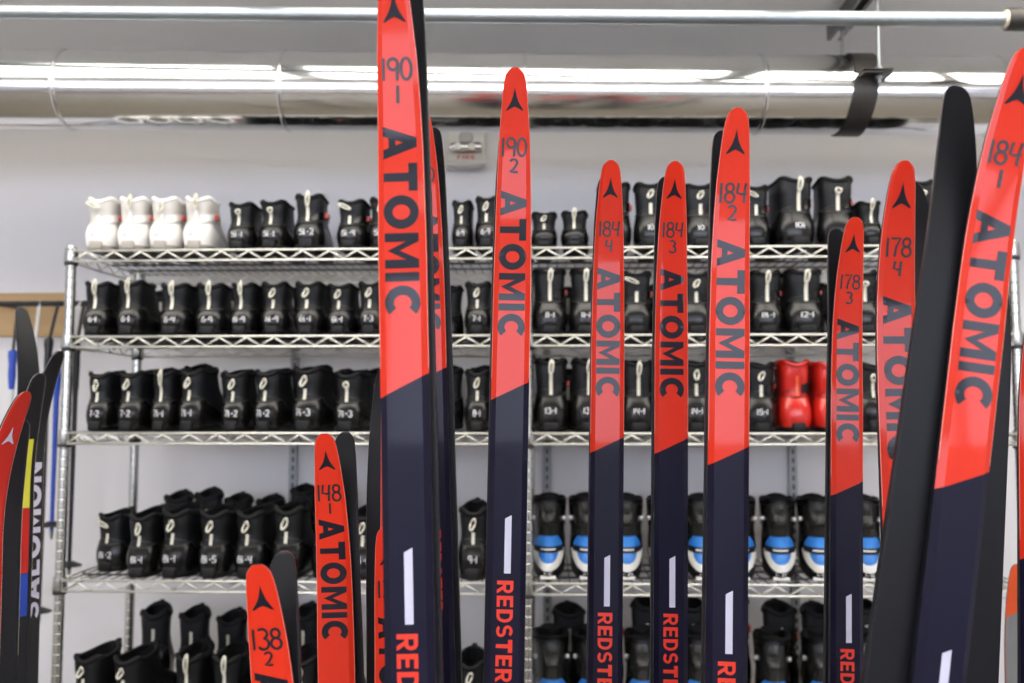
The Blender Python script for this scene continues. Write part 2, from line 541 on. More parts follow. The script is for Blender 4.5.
pA, pB = at_depth(-200, 10.5, 2.30), at_depth(1008, 19.5, 2.14)
pd_ = (pB - pA)
pipe = thing('ceiling_pipe', 'slim zinc pipe running in front of the duct', 'pipe', pA, (0, -math.asin(pd_.normalized().z), math.atan2(pd_.y, pd_.x)))
L = pd_.length
auto_smooth(MB().lathe([(.0165, 0), (.0165, L)], 24, axis='x').build('tube', 'pipe', pipe))
auto_smooth(MB().lathe([(.0205, L - .010), (.0215, L - .006), (.0215, L + .004)], 24, axis='x').build('end_ring', 'cream_plastic', pipe))
m = MB().lathe([(.0245, L - .004), (.026, L + .002), (.026, L + .05), (.024, L + .056), (.022, L + .10)], 24, axis='x')
auto_smooth(m.build('coupling', 'blackiron', pipe))
auto_smooth(MB().lathe([(.020, 0), (.020, CEIL - pB.z - .01)], 20, (L + .065, 0, 0)).build('riser', 'blackiron', pipe))
auto_smooth(MB().lathe([(.023, .03), (.023, .05)], 20, (L + .065, 0, 0)).build('riser_ring', 'cream_plastic', pipe))

# fire strobe on the wall
fs = at_y(467, 151, WALL_Y)
fa = thing('fire_alarm', 'white wall fire alarm with chrome strobe above the boots', 'fire alarm', (fs.x, WALL_Y, fs.z))
auto_smooth(MB().box(-.062, .062, -.030, -.0005, -.052, .060, .008).build('housing', 'alarm', fa))
m = MB()
rows = []
for i in range(7):
    t = i / 6
    rows.append([((-.062 + .124 * k / 16), -.0302 - .018 * math.sin(PI * t) * (1 - (abs(k - 8) / 8) ** 2 * .5), -.040 - .018 * t - .010 * t * (1 - ((k - 8) / 8) ** 2)) for k in range(17)])
m.grid(rows)
m.build('chin', 'alarm', fa, True)
auto_smooth(MB().box(-.053, .053, -.054, -.0285, -.016, .017, .012).build('strobe', 'lens', fa))
for s_ in (-.026, .020):
    auto_smooth(MB().lathe([(.012, -.001), (.008, .004)], 14, (s_, -.0545, .000), axis='y').build('flash_bulb', 'white_panel', fa))
auto_smooth(MB().lathe([(.0005, -.004), (.020, -.003), (.023, 0)], 28, (0, -.0302, .036), axis='y').build('sounder_grille', 'grille', fa))
V, F = font_mesh('FIRE', .3)
b = MB().add([((x - .5) * .056, -.0312, (y - .5) * .0125 - .0285) for x, y in V], F)
b.build('lettering', 'red_print', fa)

# ------------------------------------------------------------------ wire shelving
SH = [1.8825, 1.6625, 1.419, 1.054, 0.70, 0.20]
def wire_unit(x0, x1, label):
    t = thing('shelving_unit', label, 'shelving', (x0, 0, 0), group='chrome wire shelving')
    w = x1 - x0
    D = .405
    for (px, py) in ((0, 0), (w, 0), (0, D), (w, D)):
        prof = [(.009, 0), (.0125, .004)]
        z = .03
        while z < 1.885:
            prof += [(.0125, z), (.0116, z + .0012), (.0116, z + .0032), (.0125, z + .0044)]
            z += .0254
        prof += [(.0125, 1.887), (.010, 1.893)]
        o = auto_smooth(MB().lathe(prof, 26, (px, py, 0)).build('post', 'post', t), 18)
    for z in SH:
        sh = MB()
        n = int(w / .0254)
        for i in range(1, n):
            x = w * i / n
            sh.tube([(x, -.012, z - .003), (x, D + .012, z - .003)], .0017, 5)
        for y in (.10, .20, .30):
            sh.tube([(0.01, y, z - .008), (w - .01, y, z - .008)], .0028, 6)
        s = sh.build('shelf', 'deck', t, True)
        s['kind'] = 'stuff'
        def truss(a, b, nz):
            m = MB()
            a, b = Vector(a) - Vector((0, 0, .0036)), Vector(b) - Vector((0, 0, .0036))
            m.tube([a, b], .0030, 8)
            m.tube([a - Vector((0, 0, .0265)), b - Vector((0, 0, .0265))], .0030, 8)
            P = []
            for i in range(nz * 2 + 1):
                p = a.lerp(b, i / (nz * 2))
                p = p + Vector((0, 0, -.0235 if i % 2 == 0 else -.003))
                P.append(p)
            for i in range(len(P) - 1):
                m.tube([P[i], P[i + 1]], .0022, 6)
            return m.build('edge_truss', 'wire', s, True)
        truss((.013, -.013, z), (w - .013, -.013, z), int(w / .068))
        truss((.013, D + .013, z), (w - .013, D + .013, z), int(w / .068))
        truss((0 - .002, .013, z), (-.002, D - .013, z), 5)
        truss((w + .002, .013, z), (w + .002, D - .013, z), 5)
        for (px, py) in ((0, 0), (w, 0), (0, D), (w, D)):
            auto_smooth(MB().lathe([(.0165, z - .031), (.0175, z - .028), (.0160, z + .003), (.0145, z + .004)], 16, (px, py, 0)).build('corner_sleeve', 'post', s))
            auto_smooth(MB().lathe([(.0150, z - .040), (.0168, z - .038), (.0168, z - .031)], 16, (px, py, 0)).build('sleeve_clip', 'collar_plastic', s))
    return t
UX = [0.0, 1.135, 1.172, 2.372]
wire_unit(UX[0], UX[1], 'chrome wire shelving unit beside the hanging poles')
wire_unit(UX[2], UX[3], 'chrome wire shelving unit holding the red boots')

# ------------------------------------------------------------------ boots
class Boot:
    NEX = 2 / 2.3
    def __init__(s, lv, H, ff=-.05, ear=.007, dip=.005, front=.014):
        s.lv = np.array(lv, float)
        s.H, s.ff, s.ear, s.dip, s.front = H, ff, ear, dip, front
    def par(s, z):
        z0 = s.lv[:, 0]
        # smooth interpolation of the section table
        i = int(np.clip(np.searchsorted(z0, z) - 1, 0, len(z0) - 2))
        t = float(np.clip((z - z0[i]) / (z0[i + 1] - z0[i]), 0, 1))
        p1, p2 = s.lv[i, 1:], s.lv[i + 1, 1:]
        p0 = s.lv[i - 1, 1:] if i > 0 else 2 * p1 - p2
        p3 = s.lv[i + 2, 1:] if i + 2 < len(z0) else 2 * p2 - p1
        return .5 * ((2 * p1) + (-p0 + p2) * t + (2 * p0 - 5 * p1 + 4 * p2 - p3) * t * t + (-p0 + 3 * p1 - 3 * p2 + p3) * t ** 3)
    def S(s, th, z, off=0.0):
        yh, yt, hw = s.par(z)
        c, sn = math.cos(th), math.sin(th)
        yc = yh + 1.15 * hw
        cx = math.copysign(abs(c) ** s.NEX, c)
        sy = math.copysign(abs(sn) ** s.NEX, sn)
        x = (hw + off) * cx
        y = yc + ((yc - yh + off) * sy if sy < 0 else (yt - yc + off) * sy)
        k = min(1, max(0, (y - .08) / .10))
        x *= 1 + s.ff * (k * k * (3 - 2 * k)) * max(0, 1 - z / (.6 * s.H))
        v = (z / s.H) ** 5
        e = abs(((th + PI / 2 + PI) % (2 * PI)) - PI)
        dz = v * (s.ear * math.exp(-((e - .95) / .42) ** 2) - s.dip * math.exp(-(e / .5) ** 2) + (s.front * sn * sn if sn > 0 else 0))
        return Vector((x, y, z + dz))
    def rear(s, x, z, off):
        yh, yt, hw = s.par(z)
        q = min(.999, abs(x) / hw) ** (1 / s.NEX)
        th = -PI / 2 + math.copysign(math.asin(q), x)
        return s.S(th, z, off)
    def rings(s, z0, z1, nz, th0=0, th1=2 * PI, nt=32, off=0.0, closed=True):
        rows = []
        for i in range(nz + 1):
            z = z0 + (z1 - z0) * i / nz
            m = nt if closed else nt + 1
            rows.append([s.S(th0 + (th1 - th0) * k / nt, z, off) for k in range(m)])
        return rows

LOW = [(0.0, .004, .262, .030), (.012, .000, .268, .034), (.03, -.005, .270, .0375), (.05, -.006, .255, .0385), (.066, -.001, .225, .0365),
       (.082, .005, .190, .0340), (.098, .008, .165, .0328), (.114, .006, .150, .0338), (.130, .002, .140, .0358), (.145, .001, .136, .0368)]
TALL = [(0.0, .004, .272, .031), (.012, .000, .280, .035), (.03, -.004, .283, .0390), (.05, -.005, .274, .0400), (.07, -.003, .250, .0385),
        (.09, .004, .218, .0360), (.112, .008, .188, .0345), (.140, .007, .166, .0350), (.168, .003, .156, .0370), (.195, .001, .152, .0378)]
BLUE = [(0.0, .004, .276, .031), (.012, .000, .284, .035), (.03, -.004, .286, .0390), (.05, -.005, .282, .0400), (.07, -.003, .270, .0395),
        (.09, .003, .250, .0385), (.112, .006, .222, .0375), (.140, .004, .186, .0375), (.168, .000, .164, .0390), (.195, -.002, .156, .0400)]

def loop_mesh(kind):
    """pull loop seen from behind; origin where it is sewn on"""
    m = MB()
    spec = {'up': (0.0042, .020, 4), 'fold': (.0052, .0135, 22), 'hang': (.0050, .0145, 3), 'ring': (.0060, .0075, 0), 'side': (.0045, .018, -62)}[kind]
    a, b, tilt = spec
    tl = math.radians(tilt)
    P = []
    for i in range(24):
        t = 2 * PI * i / 24
        x, z = a * math.sin(t), b * (1 - math.cos(t)) - b * .2
        if kind in ('hang', 'fold'):
            z = -z * .95 + .008
        yy = -.0035 - .006 * math.sin(PI * min(1, abs(z) / (2 * b)))
        P.append((x * math.cos(tl) + z * math.sin(tl), yy, -x * math.sin(tl) + z * math.cos(tl)))
    m.tube(P, .0027, 6, closed=True)
    return m.mesh('pull_loop', True)
LOOPS = {k: loop_mesh(k) for k in ('up', 'fold', 'hang', 'ring', 'side')}
for k in LOOPS:
    LOOPS[k].materials.append(M['strap'])

def boot_meshes(B, mats, style):
    """all shared part meshes of one boot model, heel towards -y: [(name, mesh, parent part or None)]"""
    out = []
    H = B.H
    def put(name, mb, m, smooth=True, par=None, ang=None):
        me = mb.mesh(name, smooth)
        me.materials.append(M[m])
        out.append((name, me, par))
    # sole with a raised heel block and toe bar
    s = MB()
    rows = [[Vector((p.x * k, p.y, z)) for p in [B.S(2 * PI * j / 32, .012, o) for j in range(32)]] for (z, o, k) in ((0, -.004, .96), (.002, .0015, 1), (.011, .003, 1), (.016, .0025, 1))]
    s.grid(rows, True)
    s.F.append(tuple(range(31, -1, -1)))
    put('sole', s, mats['sole'])
    h = MB().box(-.017, .017, -.012, .03, .0006, .026, .005)
    put('heel_plate', h, mats['plate'], True, 'sole')
    u = MB()
    u.grid(B.rings(.014, H, 22), True)
    put('upper', u, mats['upper'])
    # heel counter: hard cup with a curved top edge, and the piping along it
    zt = H * .50
    c = MB()
    nt = 36
    a0, a1 = math.radians(-205), math.radians(25)
    rows = []
    for i in range(9):
        r = []
        for k in range(nt + 1):
            th = a0 + (a1 - a0) * k / nt
            e = abs(th + PI / 2) / (a1 + PI / 2)
            top = zt + H * (.055 * min(1, e * 1.6) ** 2) - H * .28 * max(0, e - .72) / .28
            z = .012 + (top - .012) * i / 8
            o = .0022 if i < 8 else .0006
            r.append(B.S(th, z, o))
        rows.append(r)
    c.grid(rows)
    put('heel_counter', c, mats['counter'])
    pp = []
    for k in range(nt + 1):
        th = a0 + (a1 - a0) * k / nt
        e = abs(th + PI / 2) / (a1 + PI / 2)
        pp.append(B.S(th, zt + H * (.055 * min(1, e * 1.6) ** 2) - H * .28 * max(0, e - .72) / .28, .0012))
    put('piping', MB().tube(pp, .0011, 6), mats['pipe'], True, 'heel_counter')
    # arched seam above the heel cup
    pp = [B.S(-PI / 2 + q * 1.2, H * (.615 - .075 * q * q), .0010) for q in np.linspace(-1, 1, 25)]
    put('arched_seam', MB().tube(pp, .0010, 6), mats['pipe'], True, 'upper')
    # padded ankle panels each side of the pull strip
    for sgn in (-1, 1):
        a = MB()
        rows = []
        for i in range(7):
            z = H * (.60 + .33 * i / 6)
            w0, w1 = (.16, .95) if sgn > 0 else (-.95, -.16)
            rr = []
            for k in range(9):
                q = w0 + (w1 - w0) * k / 8
                puff = .0030 * math.sin(PI * (i + .3) / 6.6) * math.sin(PI * (k + .4) / 8.8)
                rr.append(B.S(-PI / 2 + q * 1.25, z, .0003 + puff))
            rows.append(rr)
        a.grid(rows)
        put('ankle_pad', a, mats['upper'], True, 'upper')
    # collar roll, lining, tongue
    cp = [B.S(2 * PI * k / 40, H, -.003) for k in range(40)]
    put('collar', MB().tube(cp, .0068, 8, closed=True), mats['collar'])
    li = MB()
    rows = [[B.S(2 * PI * k / 24, H, -.006) for k in range(24)],
            [B.S(2 * PI * k / 24, H - .03, -.010) for k in range(24)],
            [B.S(2 * PI * k / 24, H - .055, -.012) for k in range(24)]]
    li.grid(rows, True)
    n = len(li.V)
    li.F.append(tuple(range(n - 24, n)))
    put('lining', li, mats['lining'])
    tg = MB()
    rows = []
    for i in range(8):
        t = i / 7
        rr = []
        for k in range(9):
            q = (k / 8 - .5)
            p = B.S(PI / 2 + q * (1.5 - .5 * t), H - .03, -.012)
            wob = 1 - .06 * t * t
            rr.append(Vector((p.x * wob, p.y - .014 * (t * t) + .03 * t, H - .03 + .052 * t - .022 * (2 * q) ** 4 * t)))
        rows.append(rr)
    bk = [[p + Vector((0, -.006, 0)) for p in r] for r in rows]
    tg.grid(rows)
    tg.grid(bk)
    tg.grid([rows[-1], bk[-1]])
    tg.grid([[r[0] for r in rows], [r[0] for r in bk]])
    tg.grid([[r[-1] for r in rows], [r[-1] for r in bk]])
    put('tongue', tg, mats['collar'])
    # webbing strip sewn up the heel
    for (za, zb) in ((.53, .71), (.71, .83)):
        w = MB()
        rows = []
        for i in range(6):
            z = H * (za + (zb - za) * i / 5)
            rows.append([B.rear(x, z, .0022 + (.0006 if abs(x) < .003 else 0)) for x in (-.0036, -.0034, 0, .0034, .0036)])
        w.grid(rows)
        put('pull_strip', w, mats['strap'], True, 'upper')
    if style == 'strap':
        w = MB()
        rows = []
        for i in range(5):
            z = H * (.62 + .14 * i / 4)
            rows.append([B.S(th, z + .012 * (math.sin(th)), .0035) for th in np.linspace(math.radians(-75), math.radians(75), 22)])
        w.grid(rows)
        put('ankle_strap', w, mats.get('band', mats['counter']))
        m = MB()
        p = B.S(math.radians(5), H * .70, .006)
        m.box(p.x - .004, p.x + .004, p.y - .012, p.y + .012, p.z - .008, p.z + .008, .002)
        put('buckle', m, mats['tab'], True, 'ankle_strap')
    return out

BLACKM = dict(sole='black', plate='black', upper='upper', counter='counter', pipe='piping', collar='collarfab', lining='lining', strap='strap', tab='pink_tab')
WHITEM = dict(sole='white_sole', plate='white_sole', upper='white_upper', counter='white_shell', pipe='white_upper', collar='white_shell', lining='grille', strap='white_panel', tab='pink_tab')
REDM = dict(sole='black', plate='black', upper='red_shell', counter='red_shell', pipe='black', collar='red_shell', lining='lining', strap='orange', tab='black', band='black')
B_LOW, B_TALL = Boot(LOW, .145), Boot(TALL, .195, ear=.008)
MODELS = {
    'low': (B_LOW, boot_meshes(B_LOW, BLACKM, '')),
    'lowstrap': (B_LOW, boot_meshes(B_LOW, BLACKM, 'strap')),
    'white': (B_LOW, boot_meshes(B_LOW, WHITEM, 'strap')),
    'tall': (B_TALL, boot_meshes(B_TALL, BLACKM, 'strap')),
    'red': (B_TALL, boot_meshes(B_TALL, REDM, 'strap')),
}

def ellipse_patch(B, r0, r1, a0, a1, zc, rz, off, nr=4, na=24, half=1.0):
    """elliptic ring patch laid on the toe of boot B"""
    rows = []
    for i in range(nr + 1):
        r = r0 + (r1 - r0) * i / nr
        rr = []
        for k in range(na + 1):
            a = math.radians(a0 + (a1 - a0) * k / na)
            lx, lz = r * math.cos(a) * half, r * math.sin(a)
            th = PI / 2 - math.asin(max(-.98, min(.98, lx * .84)))
            rr.append(B.S(th, zc + rz * lz, off))
        rows.append(rr)
    return rows

B_BLUE = Boot(BLUE, .195, ear=.006)
def blue_meshes():
    B = B_BLUE
    H = B.H
    out = []
    def put(name, mb, m, smooth=True, par=None):
        me = mb.mesh(name, smooth)
        me.materials.append(M[m])
        out.append((name, me, par))
    s = MB()
    rows = [[Vector((p.x * k, p.y, z)) for p in [B.S(2 * PI * j / 32, .012, o) for j in range(32)]] for (z, o, k) in ((0, -.004, .96), (.002, .0015, 1), (.011, .003, 1), (.018, .0025, 1))]
    s.grid(rows, True)
    s.F.append(tuple(range(31, -1, -1)))
    put('sole', s, 'black')
    put('toe_bar', MB().box(-.018, .018, .272, .287, .003, .012, .002), 'white_panel', True, 'sole')
    put('upper', MB().grid(B.rings(.014, H, 24), True), 'upper')
    zc, rz = .074, .050
    put('toe_guard', MB().grid(ellipse_patch(B, 0, 1.12, 0, 360, zc, rz, .0015, 6, 36)), 'counter')
    put('toe_panel', MB().grid(ellipse_patch(B, 0, .93, 0, 360, zc, rz, .0035, 6, 36)), 'blue')
    put('toe_rim', MB().grid(ellipse_patch(B, .56, .97, 176, 364, zc, rz, .0052, 4, 30)), 'white_panel')
    lb = MB()
    lb.grid([[B.S(PI / 2 - math.asin(x), zc + rz * zz, .0062) for x in np.linspace(-.72, .72, 15)] for zz in (-.02, .12, .26)])
    put('toe_label', lb, 'black', True, 'toe_panel')
    lt = MB()
    lt.grid([[B.S(PI / 2 - math.asin(x), zc + rz * zz, .0068) for x in np.linspace(-.32, .32, 9)] for zz in (.10, .16)])
    put('label_line', lt, 'mark', True, 'toe_panel')
    # glossy lace cover above the toe
    lc = MB()
    rows = []
    for i in range(9):
        t = i / 8
        z = .112 + .072 * t
        rows.append([B.S(PI / 2 + q * (.95 + .25 * t), z, .003 + .004 * math.cos(q * PI / 2) ** 2) for q in np.linspace(-1, 1, 15)])
    lc.grid(rows)
    put('lace_cover', lc, 'grey_cover')
    rb = MB()
    for zz in (.134, .138):
        rb.tube([B.S(PI / 2 + q * .35, zz, .0085) for q in np.linspace(-1, 1, 9)], .0014, 6)
    put('cover_ridge', rb, 'black', True, 'lace_cover')
    put('cover_dot', MB().lathe([(.004, -.002), (.003, .002)], 10, B.S(PI / 2, .164, .006), axis='y'), 'black', True, 'lace_cover')
    cp = [B.S(2 * PI * k / 40, H, -.003) for k in range(40)]
    put('collar', MB().tube(cp, .0068, 8, closed=True), 'collarfab')
    li = MB()
    rows = [[B.S(2 * PI * k / 24, H, -.006) for k in range(24)], [B.S(2 * PI * k / 24, H - .04, -.010) for k in range(24)], [B.S(2 * PI * k / 24, H - .07, -.012) for k in range(24)]]
    li.grid(rows, True)
    n = len(li.V)
    li.F.append(tuple(range(n - 24, n)))
    put('lining', li, 'lining')
    cf = MB()
    rows = []
    for i in range(7):
        z = H * (.66 + .30 * i / 6)
        rows.append([B.S(th, z, .003) for th in np.linspace(math.radians(-205), math.radians(25), 30)])
    cf.grid(rows)
    put('cuff', cf, 'counter')
    tab = MB()
    rows = []
    for i in range(5):
        t = i / 4
        rows.append([Vector((x, .004 - .012 * t, H - .012 + .030 * t - 12 * x * x * t)) for x in np.linspace(-.024, .024, 9)])
    tab.grid(rows)
    tab.grid([[p + Vector((0, .005, 0)) for p in r] for r in rows])
    put('heel_tab', tab, 'collarfab')
    for sgn in (-1, 1):
        p = B.S(PI / 2 - sgn * .95, .150, .006)
        m = MB().box(p.x - .004, p.x + .004, p.y - .006, p.y + .006, p.z - .006, p.z + .006, .0015)
        put('buckle', m, 'buckle', True, 'cuff')
    return out
MODELS['blue'] = (B_BLUE, blue_meshes())

_used = {}
def inst(me):
    return me

def make_boot(model, label, loc, rz, sc, mark=None, loop='fold', group='ski boots on the shelves', mk='mark'):
    B, parts = MODELS[model]
    t = thing('ski_boot', label, 'boot', loc, (0, 0, rz), group)
    t.scale = sc
    made = {}
    strips = 0
    for (name, me, par) in parts:
        if name == 'pull_strip':
            strips += 1
            if strips == 2 and loop in ('fold', 'hang', 'side'):
                continue
        o = bpy.data.objects.new(name, me)
        COL.objects.link(o)
        o.parent = made[par] if par else t
        if par is None or name not in made:
            made.setdefault(name, o)
    if model != 'blue' and loop:
        o = bpy.data.objects.new('pull_loop', LOOPS[loop])
        COL.objects.link(o)
        p = B.rear(0, B.H * (.86 if loop != 'ring' else .80), .001)
        o.location = p
        o.parent = t
    if mark:
        V, F, W = strokes2d(mark, .14)
        h = .0160
        b = MB()
        if model == 'blue':
            P = []
            for (x, y) in V:
                lx = (x - W / 2) * h * .75
                th = PI / 2 - math.asin(max(-.9, min(.9, lx / .04)))
                P.append(B.S(th, .0150 + y * h * .55, .0046))
        else:
            zb = B.H * .26
            P = [B.rear((x - W / 2) * h, zb + y * h, .0030) for (x, y) in V]
        b.V = P
        b.F = F
        o = b.build('size_mark', mk, t)
    return t

ORD = ['first', 'second', 'third', 'fourth', 'fifth', 'sixth', 'seventh', 'eighth', 'ninth', 'tenth', 'eleventh', 'twelfth', 'thirteenth', 'fourteenth', 'fifteenth', 'sixteenth']
SHN = ['top', 'second', 'middle', 'fourth', 'lowest']
MODN = {'low': 'black ski boot', 'lowstrap': 'black strapped ski boot', 'white': 'white ski boot', 'tall': 'tall black ski boot', 'red': 'shiny red ski boot', 'blue': 'blue toed black ski boot'}
BH = {'low': .150, 'lowstrap': .150, 'white': .150, 'tall': .203, 'red': .203, 'blue': .203}

counts = {}
def place(shelf, px, hpx, wpx, model='low', mark=None, rot=0.0, loop='fold', yoff=0.0, row='front', depth=1.0, mk='mark'):
    z = SH[shelf]
    p = at_y(px, (225, 310, 400, 550, 660)[shelf], yoff)
    B = MODELS[model][0]
    d = yoff - CAM.y
    Hm = hpx * d / FPX
    wm = wpx * d / FPX
    sz = Hm / BH[model]
    sx_ = wm / .0800
    side = 'end post' if px < 530 else 'middle posts'
    key = (shelf, row, side, MODN[model] if row == 'front' else '')
    counts[key] = counts.get(key, 0) + 1
    n = counts[key]
    o = ORD[n - 1]
    if row == 'front':
        lab = f'{MODN[model]}, {o} from the {side} on the {SHN[shelf]} shelf'
    else:
        lab = f'dark ski boot in back row of {SHN[shelf]} shelf, {o} from the {side}'
    r = math.radians(rot)
    if model == 'blue':
        ln = .285 * depth
        away = math.atan2(p.x - CAM.x, yoff - CAM.y) * .8
        r -= away
        t = make_boot(model, lab, (p.x - math.sin(r) * ln, yoff + math.cos(r) * ln, z + .0008), PI + r, (sx_, depth, sz), mark, None, f'ski boots on the {SHN[shelf]} shelf')
    else:
        t = make_boot(model, lab, (p.x, yoff, z + .0008), r, (sx_, depth, sz), mark, loop, f'ski boots on the {SHN[shelf]} shelf', mk)
    return t

# top shelf
for (px, lp, mk_, dp) in ((97, 'side', '5w-1', .9), (129, 'up', '5w-1', .9), (161, 'fold', '5w-1', .9), (195, 'up', '5w-1', .9)):
    place(0, px, 54, 31, 'white', mk_, 0, lp, .0, mk='mark_grey', depth=dp)
for (px, h, w, md, mk_, lp) in ((238, 48, 29, 'low', '5h-1', 'ring'), (270, 50, 30, 'low', '5h-1', 'ring'), (307, 56, 32, 'lowstrap', '5h-2', 'up'), (349, 50, 31, 'lowstrap', '5h-9', 'side'),
                                (381, 52, 29, 'low', '5h-2', 'fold'), (461, 48, 22, 'low', '6-9', 'fold'), (486, 52, 26, 'low', '6-9', 'fold'), (544, 36, 27, 'low', None, 'fold'), (574, 37, 28, 'low', None, 'up'),
                                (615, 66, 34, 'tall', '10', 'up'), (651, 66, 33, 'tall', '10', 'fold'), (701, 64, 34, 'tall', '10', 'fold'), (757, 62, 30, 'tall', None, 'side'),
                                (800, 70, 38, 'tall', '10h', 'up'), (839, 70, 36, 'tall', None, 'ring'), (872, 44, 26, 'low', None, 'up'), (924, 66, 33, 'tall', None, 'ring')):
    place(0, px, h, w, md, mk_, random.uniform(-4, 4) + (5 if px == 800 else 0), lp)
# second shelf
for (px, h, w, md, mk_, lp) in ((94, 54, 30, 'low', '6-1', 'up'), (127, 55, 30, 'low', '6-1', 'up'), (171, 52, 33, 'low', '6-4', 'up'), (208, 52, 32, 'low', '6-9', 'up'), (240, 52, 28, 'low', '6h-9', 'up'),
                                (272.5, 53, 29, 'low', '6h-9', 'fold'), (306, 53, 31, 'low', '6h-1', 'fold'), (338, 51, 29, 'low', '6h-1', 'fold'), (369, 53, 29, 'low', '7-3', 'fold'),
                                (477, 52, 28, 'low', '7-1', 'fold'), (550, 66, 34, 'tall', '11-1', 'up'), (586, 66, 33, 'tall', '11-1', 'up'), (637, 63, 33, 'tall', None, 'side'),
                                (697, 62, 34, 'tall', None, 'fold'), (768, 63, 33, 'tall', '11h-1', 'up'), (807, 64, 38, 'tall', '12-1', 'up'), (866, 62, 32, 'tall', None, 'ring'), (915, 62, 32, 'tall', '12-9', 'fold')):
    place(1, px, h, w, md, mk_, random.uniform(-4, 4), lp)
# middle shelf
for (px, h, w, md, mk_, lp, rt) in ((96, 58, 28, 'low', '7-2', 'hang', 0), (127, 59, 30, 'low', '7-2', 'fold', -5), (160, 59, 26, 'low', '7h-1', 'up', 0), (188, 61, 29, 'low', '7h-1', 'fold', -6), (232, 59, 29, 'low', '7h-2', 'fold', 0),
                                (264, 60, 31, 'low', '7h-2', 'fold', -7), (304, 63, 34, 'low', '7h-3', 'fold', -8), (346, 58, 32, 'low', '7h-3', 'ring', -4),
                                (477, 60, 27, 'low', '8-1', 'fold', 0), (551, 72, 34, 'tall', '13-1', 'up', 0), (589, 72, 33, 'tall', '13-1', 'up', 2), (639, 70, 33, 'tall', '14-1', 'up', 0),
                                (697, 70, 33, 'tall', '14-1', 'hang', 0), (762, 68, 33, 'tall', '15-1', 'fold', 0), (798, 70, 31, 'red', None, None, 0), (834, 68, 31, 'red', None, None, 3), (874, 66, 30, 'lowstrap', None, 'ring', 0), (915, 66, 30, 'lowstrap', None, 'up', 0)):
    place(2, px, h, w, md, mk_, rt, lp)
# fourth shelf
for (px, h, w, mk_, lp, rt, yo) in ((106, 55, 33, '8h-2', 'side', -16, .09), (138, 61, 31, '8h-1', 'hang', 0, 0), (171, 65, 34, '8h-1', 'fold', -8, 0), (210, 64, 33, '8h-5', 'fold', -3, 0), (246, 64, 33, '8h-4', 'fold', -6, 0),
                                (285, 68, 34, '8h-4', 'fold', -3, 0), (325, 64, 33, '8h-1', 'fold', 0, 0), (362, 63, 32, '8h-1', 'fold', 0, 0), (400, 63, 32, '9-1', 'fold', 0, 0), (473, 68, 32, '9-1', 'fold', 0, 0)):
    place(3, px, h, w, 'low', mk_, rt, lp, yo, depth=.62 if yo else 1.0)
for (px, mk_) in ((548, '3-1'), (587.5, '4-1'), (627, '6h-1'), (665.5, '7-1'), (703.5, '7-1'), (741.5, '7-1'), (781, '7h-1'), (821, '8-1'), (869, '8-1'), (910, '8-1')):
    place(3, px, 74, 35, 'blue', mk_, random.uniform(-1.5, 1.5), None, .0, depth=.92)
for px in (174, 205, 236, 267, 338):
    place(3, px, 60 + random.uniform(-3, 5), 29, 'low', None, random.uniform(-6, 6), None, .285, 'back', depth=.5)
place(3, 302, 70, 27, 'tall', None, 8, None, .285, 'back', depth=.5)
# back rows in the gaps of the second and middle shelves
for (sh_, hh, md) in ((1, 54, 'low'), (2, 58, 'low')):
    for px in (160, 196, 232, 268, 304, 340, 376, 412, 448, 484):
        place(sh_, px, hh + random.uniform(-4, 4), 31, md, None, random.uniform(-4, 4), None, .285, 'back', depth=.5)
    for px in (568, 606, 644, 682, 720, 758, 796, 834, 872, 908):
        place(sh_, px, hh + 4 + random.uniform(-4, 4), 32, 'tall', None, random.uniform(-4, 4), None, .285, 'back', depth=.5)
# lowest shelf in view
for (px, h, w, lp, rt, yo) in ((82, 62, 34, 'fold', -10, 0.0), (122, 61, 34, 'fold', -10, .0), (186, 64, 33, 'up', 0, 0), (224, 63, 33, 'up', 0, 0), (262, 62, 32, 'fold', 0, 0), (300, 62, 32, 'fold', 0, 0), (340, 62, 32, 'up', 0, 0), (380, 62, 32, 'up', 0, 0), (470, 60, 32, 'fold', 0, 0)):
    place(4, px, h, w, 'low', '9-1', rt, lp, yo)
for (px, mk_) in ((553, '8-1'), (592, '8-1'), (642, '8h-1'), (700, '9-1'), (775, '9-1'), (824, '9-1'), (866, '9-1')):
    place(4, px, 74, 36, 'blue', mk_, random.uniform(-2, 2), None, .0, depth=.92)
for px in (152, 190, 227, 264, 302):
    place(4, px, 71 + random.uniform(-4, 4), 31, 'low', None, random.uniform(-6, 6), None, .285, 'back', depth=.55)
for px in (570, 606, 648, 694, 735, 782, 822, 868):
    place(4, px, 84 + random.uniform(-6, 8), 33, 'tall', None, random.uniform(-5, 5), None, .29, 'back', depth=.5)

